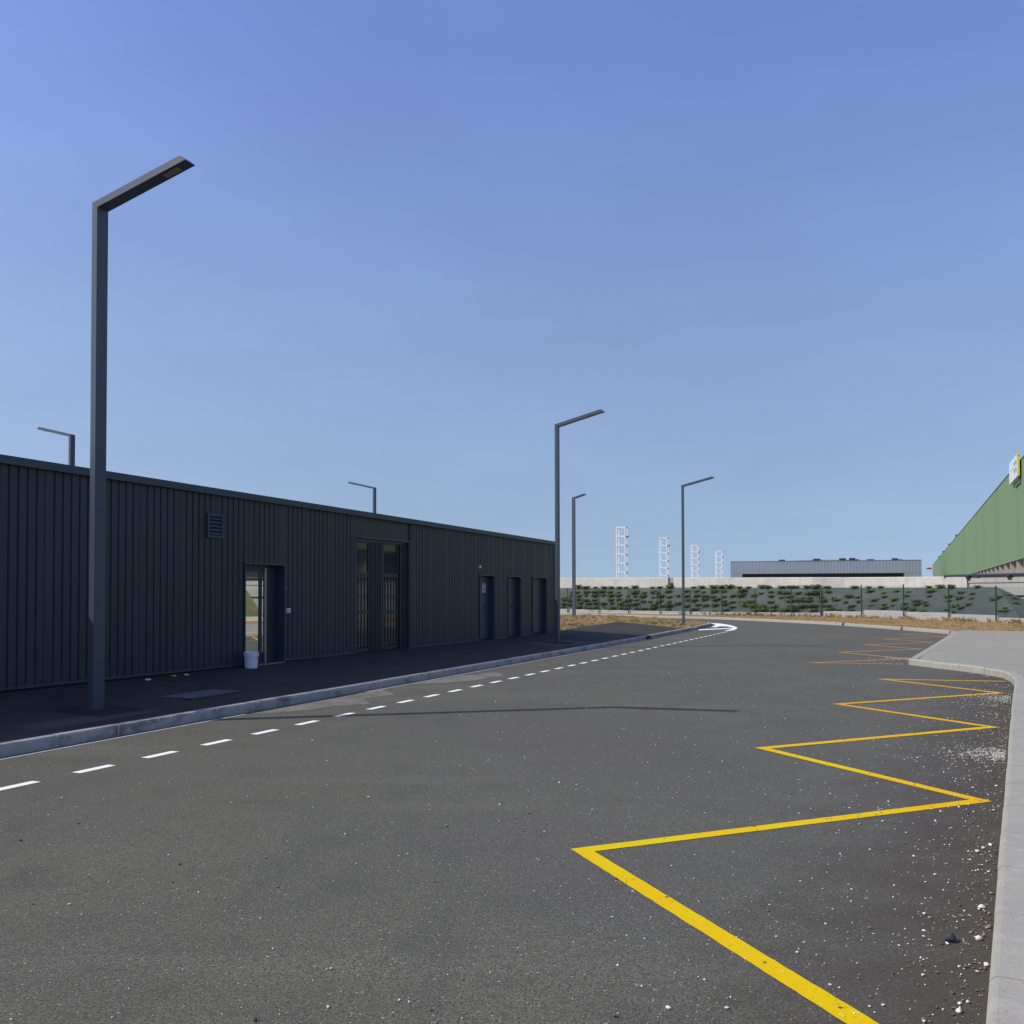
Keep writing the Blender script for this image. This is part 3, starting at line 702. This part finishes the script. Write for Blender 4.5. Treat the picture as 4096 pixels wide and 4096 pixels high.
for k in range(7):
    z0 = .1+k*.215; z1 = z0+.207
    strip(lw, gi_, lambda i: [(3.40,z0),(3.40,z1),(3.6,z1),(3.6,z0)])
lw.build('block_courses', M['grey_wall'], gw)
# ground of the upper level
dk = []
for i in sub(0,23,.5):
    p, n = at(i); dk.append((p.x+n.x*3.9, p.y+n.y*3.9))
struct(poly('upper_ground', dk+[(700,22),(900,1800),(-900,1800),(-300,300)], M['deck'], 2.40))

# fence
fe = empty('wire_fence'); tag(fe, 'green welded wire fence on slim posts in front of the planted bank', 'fence')
ptop = [(3,2.32),(6,2.30),(8,2.12),(11,2.10),(12,2.30),(13.5,2.42),(15,2.30),(16,2.22),(22,2.2)]
for k in range(2, 23):
    p = FP[k]; zt = interp(ptop,k); th = .045 if k == 12 else .03
    a = math.atan2(NP[k].y, NP[k].x); b = MB().box(-th,th,-th,th,.05,zt)
    o = b.box(-th-.004,th+.004,-th-.004,th+.004,zt+.0005,zt+.02).build('post', M['fence'], fe); o.location = (p.x,p.y,0); o.rotation_euler = (0,0,a)
def wirepanel(k):
    a, b = FP[k], FP[k+1]; d = (b-a).normalized(); n = Vector((-d.y,d.x)); L = (b-a).length
    m_ = MB(); z0 = .30; z1 = min(interp(ptop,k),interp(ptop,k+1))-.06
    def bar(s0,s1,za,zb,t):
        P = []
        for (s_,o_) in ((s0,-t),(s1,-t),(s1,t),(s0,t)):
            q = a+d*s_+n*(o_-.0); P.append((q.x,q.y))
        m_.add([(x,y,za) for x,y in P]+[(x,y,zb) for x,y in P], [(0,1,5,4),(1,2,6,5),(2,3,7,6),(3,0,4,7),(4,5,6,7)])
    z = z0
    while z < z1: bar(.03,L-.03,z,z+.007,.0035); z += .2
    s_ = .06
    while s_ < L-.04: bar(s_,s_+.0035,z0,z1,.0018); s_ += .062
    return m_.build('wire_panel', M['fence'], fe)
for k in range(2,22): wirepanel(k)

# shrubs planted in the bank
def tuft(n, r, h, droop=.6, wd=.035, seed=1):
    rnd = random.Random(seed); b = MB()
    for i in range(n):
        a = rnd.uniform(0,6.283); L = r*rnd.uniform(.55,1.15); hh = h*rnd.uniform(.5,1.15); c, s_ = math.cos(a), math.sin(a)
        w2 = wd*rnd.uniform(.6,1.3); px_, py_ = -s_*w2, c*w2
        bx, by = rnd.uniform(-.1,.1)*r*2, rnd.uniform(-.1,.1)*r*2
        P = [(bx,by,-.03),(bx+c*L*.4,by+s_*L*.4,hh*.75),(bx+c*L*.8,by+s_*L*.8,hh*(1-.2*droop)),(bx+c*L,by+s_*L,hh*(1-droop))]
        W_ = (.5,1,.8,.05); v0 = len(b.v)
        for q, ww in zip(P, W_): b.v.append((q[0]+px_*ww,q[1]+py_*ww,q[2])); b.v.append((q[0]-px_*ww,q[1]-py_*ww,q[2]))
        for j in range(3): b.f.append((v0+2*j,v0+2*j+1,v0+2*j+3,v0+2*j+2))
    return b
protos = []
for k in range(5):
    b = tuft(110, .56, .27, .62, .026, 20+k)
    m_ = bpy.data.meshes.new('shrub'); m_.from_pydata(b.v, [], b.f); m_.materials.append(M['leaf']); protos.append(m_)
cnt = 0; i = 3.0
rr = random.Random(5)
SG = 'low green shrubs planted in rows on the bank'
i = 3.5
while i < 15.0:
    seg = (FP[min(int(i)+1,len(FP)-1)]-FP[int(i)]).length
    right = i > 12.3
    for row in range(6):
        if rr.random() < (.42 if right else .12): continue
        ii = i + ((row % 2)*.5+rr.uniform(-.17,.17))*.92/seg; u = (row+.35+rr.uniform(-.25,.25))/5.7
        if row == 5: u = .97
        if ii > 14.9: continue
        c = bankpoint(ii, min(u,.985))
        if cnt >= 265: continue
        o = bpy.data.objects.new('shrub', protos[rr.randrange(5)]); o.location = c; COL.objects.link(o)
        k = rr.uniform(.5,1.05)*(.72 if right else 1.0); o.scale = (k,k,k*rr.uniform(.8,1.3)); o.rotation_euler = (0,0,rr.uniform(0,6.28))
        tag(o, 'low tuft of green foliage growing through the dark sheeting of the bank', 'shrub', SG); cnt += 1
    i += .86/seg
# dry grass and weeds
def scatter_blades(name, pts, h, wd, m, n):
    b = MB(); rnd = random.Random(len(pts)+n)
    for p in pts:
        k = rnd.uniform(.4,1.3)
        for j in range(n):
            a = rnd.uniform(0,6.283); L = h*k*rnd.uniform(.3,1); c, s_ = math.cos(a), math.sin(a); x = p[0]+rnd.uniform(-.1,.1); y = p[1]+rnd.uniform(-.1,.1)
            hh = h*k*rnd.uniform(.3,1.1); w2 = wd
            v0 = len(b.v); b.v += [(x-s_*w2,y+c*w2,p[2]-.01),(x+s_*w2,y-c*w2,p[2]-.01),(x+c*L*.5,y+s_*L*.5,p[2]+hh*.9),(x+c*L,y+s_*L,p[2]+hh)]
            b.f += [(v0,v0+1,v0+2),(v0+1,v0+3,v0+2)]
    o = b.build(name, m, fix=False); return o
def sample(obj, n, box, test=lambda x,y: True, seed=3):
    me = obj.data; bv = BVHTree.FromPolygons([v_.co for v_ in me.vertices], [p.vertices for p in me.polygons]); rnd = random.Random(seed); out = []
    tries = 0
    while len(out) < n and tries < n*30:
        tries += 1; x = rnd.uniform(box[0],box[1]); y = rnd.uniform(box[2],box[3])
        if not test(x,y): continue
        h_ = bv.ray_cast(Vector((x,y,5)), Vector((0,0,-1)))
        if h_[0]: out.append((x,y,h_[0].z))
    return out
for c in sample(bank_o, 15, (25.6,30,50,58), lambda x, y: True, 12):
    o = bpy.data.objects.new('shrub', protos[rr.randrange(5)]); o.location = c; COL.objects.link(o)
    k = rr.uniform(.35,.65); o.scale = (k,k,k*1.1); o.rotation_euler = (0,0,rr.uniform(0,6.28))
    tag(o, 'low tuft of green foliage growing through the dark sheeting of the bank', 'shrub', SG); cnt += 1
tag(scatter_blades('dry_grass', sample(island, 2600, (0,13,40,63)), .07, .008, M['leafdry'], 10), 'dry yellow grass scattered over the island soil', 'grass', kind='stuff')
tag(scatter_blades('green_weeds', sample(island, 130, (0,13,42,63), seed=9), .13, .010, M['leaf'], 14), 'green weeds sprouting among the dry island grass', 'weeds', kind='stuff')
tag(scatter_blades('dry_grass', sample(verge, 3000, (13,27,40,72), seed=4), .06, .007, M['leafdry'], 10), 'dry yellow grass along the verge below the fence', 'grass', kind='stuff')
pts = []
for k in range(330):
    ii = rr.uniform(7.5,17.5); p, n = at(ii); o_ = rr.uniform(-.35,.08); 
    if rr.random() < .55 or math.sin(ii*2.1) > .1: pts.append((p.x+n.x*o_, p.y+n.y*o_, .2))
tag(scatter_blades('dry_weeds', pts, .24, .008, M['leafdry'], 9), 'taller dry weeds growing at the foot of the plinth wall', 'weeds', kind='stuff')

# ------------------------------------------------------------------ guard rails on the retaining wall
def guard_rail(off, i0, i1, z, lab, step, big):
    r = empty('guard_rail'); tag(r, lab, 'guard rail', 'dark guard rails above the retaining wall')
    b = MB(); pr = None
    for i in sub(i0,i1,.25):
        p, n = at(i); q = Vector((p.x+n.x*off, p.y+n.y*off, z))
        if pr is not None: b.tube(pr, q, .075, 10)
        pr = q
    p, n = at(i0); q = Vector((p.x+n.x*off, p.y+n.y*off, z))
    b.tube(q, q+Vector((-.12,.04,-.05)), .08, 10); b.build('rail_tube', M['rail'], r)
    i = i0+.45
    while i < i1:
        p, n = at(i); a = math.atan2(n.y,n.x); w2 = .13 if big else .07
        o = MB().prism([(-.10,-.30),(.0,-.30),(.12,-.05),(.10,.03),(-.05,.03),(-.14,-.12)] if big else [(-.05,-.22),(.05,-.22),(.05,.02),(-.05,.02)], lambda q_: (q_[0],-w2,z+q_[1]), lambda q_: (q_[0],w2,z+q_[1])).build('rail_post', M['rail'], r)
        o.location = (p.x+n.x*off, p.y+n.y*off, 0); o.rotation_euler = (0,0,a+math.pi)
        i += step
guard_rail(3.32, 14.02, 22, 2.93, 'front dark tubular guard rail with broad posts on the retaining wall', .80, True)
guard_rail(5.2, 13.75, 22, 2.90, 'rear dark tubular guard rail behind the front rail on the retaining wall', .62, False)

# ------------------------------------------------------------------ green store building
def Gp(y, o=0):                       # facade line, y = distance ahead; o = out towards the road
    x = 10.73+.4139*y; n = Vector((math.cos(.3925), -math.sin(.3925))); return Vector((x,y)) - n*o
gb = empty('green_building', (Gp(50).x, Gp(50).y, 0), math.pi/2-.3925)   # local x along facade away from camera, y towards the road
tag(gb, 'very long pale green windowless store building on concrete fins at right', 'building')
LGB = (Gp(446)-Gp(50)).length
MB().box(0,LGB,-60,0,5.2,14.4).build('green_cladding', M['green_wall'], gb)
MB().box(0,LGB,-.4,.06,14.401,14.52).build('roof_edge', M['green_dark'], gb)
MB().box(0,LGB,-60,-6,2.4,5.19).build('recessed_wall', M['panel'], gb)
MB().box(0,LGB,-5.9,.0,5.13,5.19).build('soffit', M['fins'], gb)
x = 3.0; nf = 0
while x < LGB and nf < 58:
    MB().box(x,x+.45,-3.6,-.1,2.3,5.125).build('concrete_fin', M['fins'], gb); x += 6.8; nf += 1
u200 = lambda y: (Gp(y)-Gp(50)).length
for y in (204,242,284,327):
    o = empty('floodlight'); o.parent = gb; o.location = (u200(y),0,13.7)
    MB().box(-.09,.09,.061,.5,.30,.42).build('bracket', M['green_dark'], o)
    MB().box(-.6,.6,.501,.85,.05,.45).build('lamp_head', M['green_dark'], o)
# roof sign
sg = empty('roof_sign'); sg.location = (gb.location.x, gb.location.y, 0); sg.rotation_euler = gb.rotation_euler
tag(sg, 'white panel sign with a yellow end standing at the roof edge of the green building', 'sign')
sx0, sx1 = u200(90.9), u200(98.2)
MB().box(sx0,sx1,.13,.35,12.9,15.05).build('sign_panel', M['signwhite'], sg)
MB().box(sx0-.25,sx0-.01,.16,.34,12.95,14.85).box(sx0-.3,sx0-.01,.14,.36,14.86,15.2).build('sign_end', M['signyellow'], sg)
mk = MB()
for z in (14.35,13.65):
    for xx in (sx0+.7, sx0+2.1): mk.box(xx,xx+.75,.351,.375,z,z+.16); mk.box(xx,xx+.18,.351,.375,z-.30,z-.001)
for k in range(4): mk.box(sx0+3.4+k*.8,sx0+3.55+k*.8,.351,.37,14.0,14.1)
mk.build('sign_marks', M['green_dark'], sg)
br = MB().box(sx0+.25,sx0+5.0,.065,.12,12.3,12.6)
for k in range(6): br.box(sx0+.3+k*.9,sx0+.5+k*.9,.065,.34,12.601,12.89)
br.build('sign_brackets', M['green_dark'], sg)

# ------------------------------------------------------------------ far warehouse
wh = empty('warehouse', (68.3,300,2.4)); wh.rotation_euler = (0,0,-.224)
wh.scale = (.93,1,1)
tag(wh, 'grey blue flat roofed warehouse on the horizon beyond the parapet wall', 'building')
b = MB(); n_ = 120
for k in range(n_+1):
    x = 60*k/n_; d = .03 if k % 2 else 0; b.v += [(x,d,5.35),(x,d,9.1)]
for k in range(n_): b.f.append((2*k,2*k+2,2*k+3,2*k+1))
b.build('front_cladding', M['warehouse'], wh, fix=False)
MB().box(0,60,.2,60,5.3,9.05).box(0,3.8,0.0,60,.0,5.29).box(54.8,60,0.0,60,0,5.29).build('body', M['warehouse'], wh)
MB().box(3.81,54.79,4,30,0,5.28).build('dark_loading_bay', M['rail'], wh)
MB().box(-.05,60.05,-.05,.2,9.11,9.25).build('roof_trim', M['deck'], wh)
rb = MB(); rb.v += [(10,8,9.1)]; 
prof = [(10+40*k/12, 9.06+.72*math.sin(math.pi*k/12)) for k in range(13)]
MB().prism(prof, lambda q: (q[0],8,q[1]), lambda q: (q[0],50,q[1])).build('curved_roof', M['warehouse'], wh)
for x0, x1, h, z0 in ((16,18,.35,9.5),(27.2,29.4,.35,9.72),(35.6,37.6,.35,9.78)):
    MB().box(x0,x1,6,9,z0-.5,z0+h).build('roof_light', M['rail'], wh)
MB().box(38.6,40.4,5,7,9.25,10.15).box(40.45,41.6,5,7,9.25,9.75).build('roof_unit', M['rail'], wh)
MB().box(44.2,46.4,5,7,9.25,9.72).build('roof_unit', M['rail'], wh)
MB().box(52.0,53.7,5,7,9.25,9.95).box(53.75,55.0,5,7,9.25,9.6).build('roof_unit', M['rail'], wh)

# ------------------------------------------------------------------ white lattice towers
def tower():
    r = empty('lattice_tower')
    H_, W_, m_ = 14.5, 2.0, 2.03; t = .11
    for x, y in ((0,0),(W_,0),(0,W_),(W_,W_)): MB().box(x-t,x+t,y-t,y+t,0,H_).build('leg', M['white_metal'], r)
    z = H_-t; 
    while z > 1:
        b = MB()
        b.box(t+.001,W_-t-.001,-t,t,z-t,z+t); b.box(t+.001,W_-t-.001,W_-t,W_+t,z-t,z+t); b.box(-t,t,t+.001,W_-t-.001,z-t,z+t); b.box(W_-t,W_+t,t+.001,W_-t-.001,z-t,z+t)
        b.build('ring_beam', M['white_metal'], r); z -= m_
    MB().box(W_+t+.001,W_+.6,.6,1.3,H_-2.25,H_-2.05).build('bracket', M['rail'], r)
    return r
tw = tower(); TG = 'white square lattice towers on the horizon'
tl = ['tallest and leftmost white square lattice tower above the parapet wall','second white lattice tower from the left, above the dark notch in the parapet',
      'third white lattice tower from the left, just right of the island lamp post','smallest white lattice tower, nearest to the grey blue warehouse']
for k, (x, y) in enumerate(((23.7,217.5),(40.0,260.2),(56.3,301.6),(73.0,344.0))):
    if k == 0: tw.location = (x,y,2.4); tw.rotation_euler = (0,0,-.38); tag(tw, tl[0], 'tower', TG)
    else: dup(tw, (x,y,2.4), -.38, tl[k])

# red wind sock on a mast far away
ws = empty('wind_sock', (130.3,300,2.4)); tag(ws, 'small red wind sock far off between the warehouse and the green building', 'wind sock')
MB().tube((.8,0,0),(.8,0,7.3),.035,6).build('mast', M['white_metal'], ws)
MB().prism([(.75,6.65),(.75,7.25),(-.75,7.05),(-.75,6.65)], lambda q: (q[0],-.22,q[1]), lambda q: (q[0],.22,q[1])).build('sock', M['red'], ws)

# ------------------------------------------------------------------ stones on the asphalt
ico = bmesh.new(); bmesh.ops.create_icosphere(ico, subdivisions=1, radius=1)
IV = [v_.co.copy() for v_ in ico.verts]; IF = [tuple(v_.index for v_ in f_.verts) for f_ in ico.faces]; ico.free()
def rt(s): return 8.76+.0985*(s+5)       # kerb foot in the road frame
def edge_dist(p):                       # distance from the right kerb line
    v_ = p-Vector((KX,0)); return rt(v_.dot(kd))-v_.dot(kn)
def stones(name, pts, m, lab):
    b = MB(); rnd = random.Random(11)
    for x, y, r_ in pts:
        a = rnd.uniform(0,6.28); sx, sy, sz = r_*rnd.uniform(.7,1.35), r_*rnd.uniform(.6,1.1), r_*rnd.uniform(.35,.8); c, s_ = math.cos(a), math.sin(a)
        v0 = len(b.v)
        for q in IV:
            j = rnd.uniform(.75,1.2); X, Y, Z = q.x*sx*j, q.y*sy*j, q.z*sz*j; b.v.append((x+X*c-Y*s_, y+X*s_+Y*c, .004+sz*.55+Z))
        b.f += [tuple(i_+v0 for i_ in f_) for f_ in IF]
    o = b.build(name, m, fix=False); tag(o, lab, 'gravel', kind='stuff'); return o
rs = random.Random(21)
def spread(n, r0, r1, edgepull, smax=27.0):
    out = []
    while len(out) < n:
        s_ = 6.5 + (smax-6.5)*rs.random()**1.35
        d = min(9, rs.expovariate(1/edgepull)); 
        if rs.random() < .25: d = rs.uniform(0,8)
        t = rt(s_)-.03-d; p = K(s_, t)
        if s_ > 26.3 and d < .5: continue
        out.append((p.x, p.y, r0+(r1-r0)*rs.random()**3))
    return out
pale = spread(2600, .003, .010, 1.1) + spread(700, .005, .016, .28)
white = [(x, y, r_*.78) for x, y, r_ in pale]; pale = []
brown = spread(1100, .003, .010, .5) + spread(1500, .003, .013, .12)
for (cx, cy), n, sp in (((5.75,11.25),560,.20),((5.5,11.1),260,.42),((8.9,17.2),380,.28),((8.6,16.8),200,.55),((11.2,27.5),200,.35),((11.6,22.0),70,.4),((10.0,26.6),60,.5)):
    k = 0
    while k < n:
        x = rs.gauss(cx,sp); y = rs.gauss(cy,sp*1.1); p = Vector((x,y))
        if cy < 20 and edge_dist(p) < .03: continue
        if cy > 26:
            # keep left of the raised corner
            a = corner; d = (Vector((14.4,32.8))-a).normalized(); n2 = Vector((-d.y,d.x))
            if (p-a).dot(n2) < .05: continue
        if 20 < cy < 26: 
            if edge_dist(p) < .5: continue
        (pale if rs.random() < .85 else brown).append((x,y,rs.uniform(.004,.012 if cy < 20 else .016))); k += 1
# sparse stones over the rest of the road
for k in range(300):
    p = K(rs.uniform(6.5,24), rs.uniform(.1,8)); (white if rs.random() < .6 else brown).append((p.x,p.y,rs.uniform(.002,.006)))
def in_road(x, y):
    p = Vector((x,y)); v_ = p-Vector((KX,0)); return v_.dot(kn) > .08 and (edge_dist(p) > .02 or v_.dot(kd) > 27)
pale = [q for q in pale if in_road(q[0],q[1])]; brown = [q for q in brown if in_road(q[0],q[1])]
white = [q for q in white if in_road(q[0],q[1])]
stones('white_chippings', white, M['stone_white'], 'small white chippings scattered over the bay and road')
stones('pale_gravel', pale, M['stone'], 'pale gravel spilled in loose heaps against the right kerb')
stones('brown_grit', brown, M['stone2'], 'brown and dark grit scattered along the right kerb')
def rock(loc, r_, m, lab, seed, sz=.7):
    rnd = random.Random(seed); b = bmesh.new(); bmesh.ops.create_icosphere(b, subdivisions=2, radius=1)
    dirs = [Vector((rnd.uniform(-1,1),rnd.uniform(-1,1),rnd.uniform(-.6,1))).normalized() for _ in range(7)]
    for v_ in b.verts:
        for d in dirs:
            k = v_.co.dot(d)
            if k > .72: v_.co -= d*(k-.72)
        v_.co = Vector((v_.co.x*r_*1.2, v_.co.y*r_*.9, (v_.co.z+.62)*r_*sz))
    me = bpy.data.meshes.new('stone'); b.to_mesh(me); b.free(); me.materials.append(m)
    o = bpy.data.objects.new('stone', me); o.location = (loc[0],loc[1],.003); o.rotation_euler = (0,0,rnd.uniform(0,6)); COL.objects.link(o); tag(o, lab, 'stone', 'larger stones lying on the asphalt')
rock((2.385,5.28), .032, M['stone3'], 'dark angular stone lying on the asphalt near the right kerb', 1, 1.0)
rock((2.82,5.83), .021, M['stone_white'], 'large rounded white stone close to the right kerb', 2)
rock((2.55,5.31), .021, M['stone_white'], 'white pointed stone right of the dark angular stone', 3)
rock((2.41,4.94), .015, M['stone_white'], 'pale flat stone against the kerb below the dark angular stone', 4)
rock((2.02,4.40), .017, M['stone_white'], 'white stone in the cluster at the bottom right of the photo', 5)
rock((2.70,5.50), .022, M['stone2'], 'brown stone touching the right kerb beside the white stones', 6, .4)
rock((3.40,7.08), .016, M['stone_white'], 'left one of three white stones in a row near the right kerb', 7)
rock((3.49,7.17), .016, M['stone_white'], 'middle one of three white stones in a row near the right kerb', 8)
rock((3.585,7.26), .016, M['stone_white'], 'right one of three white stones in a row, against the right kerb', 9)
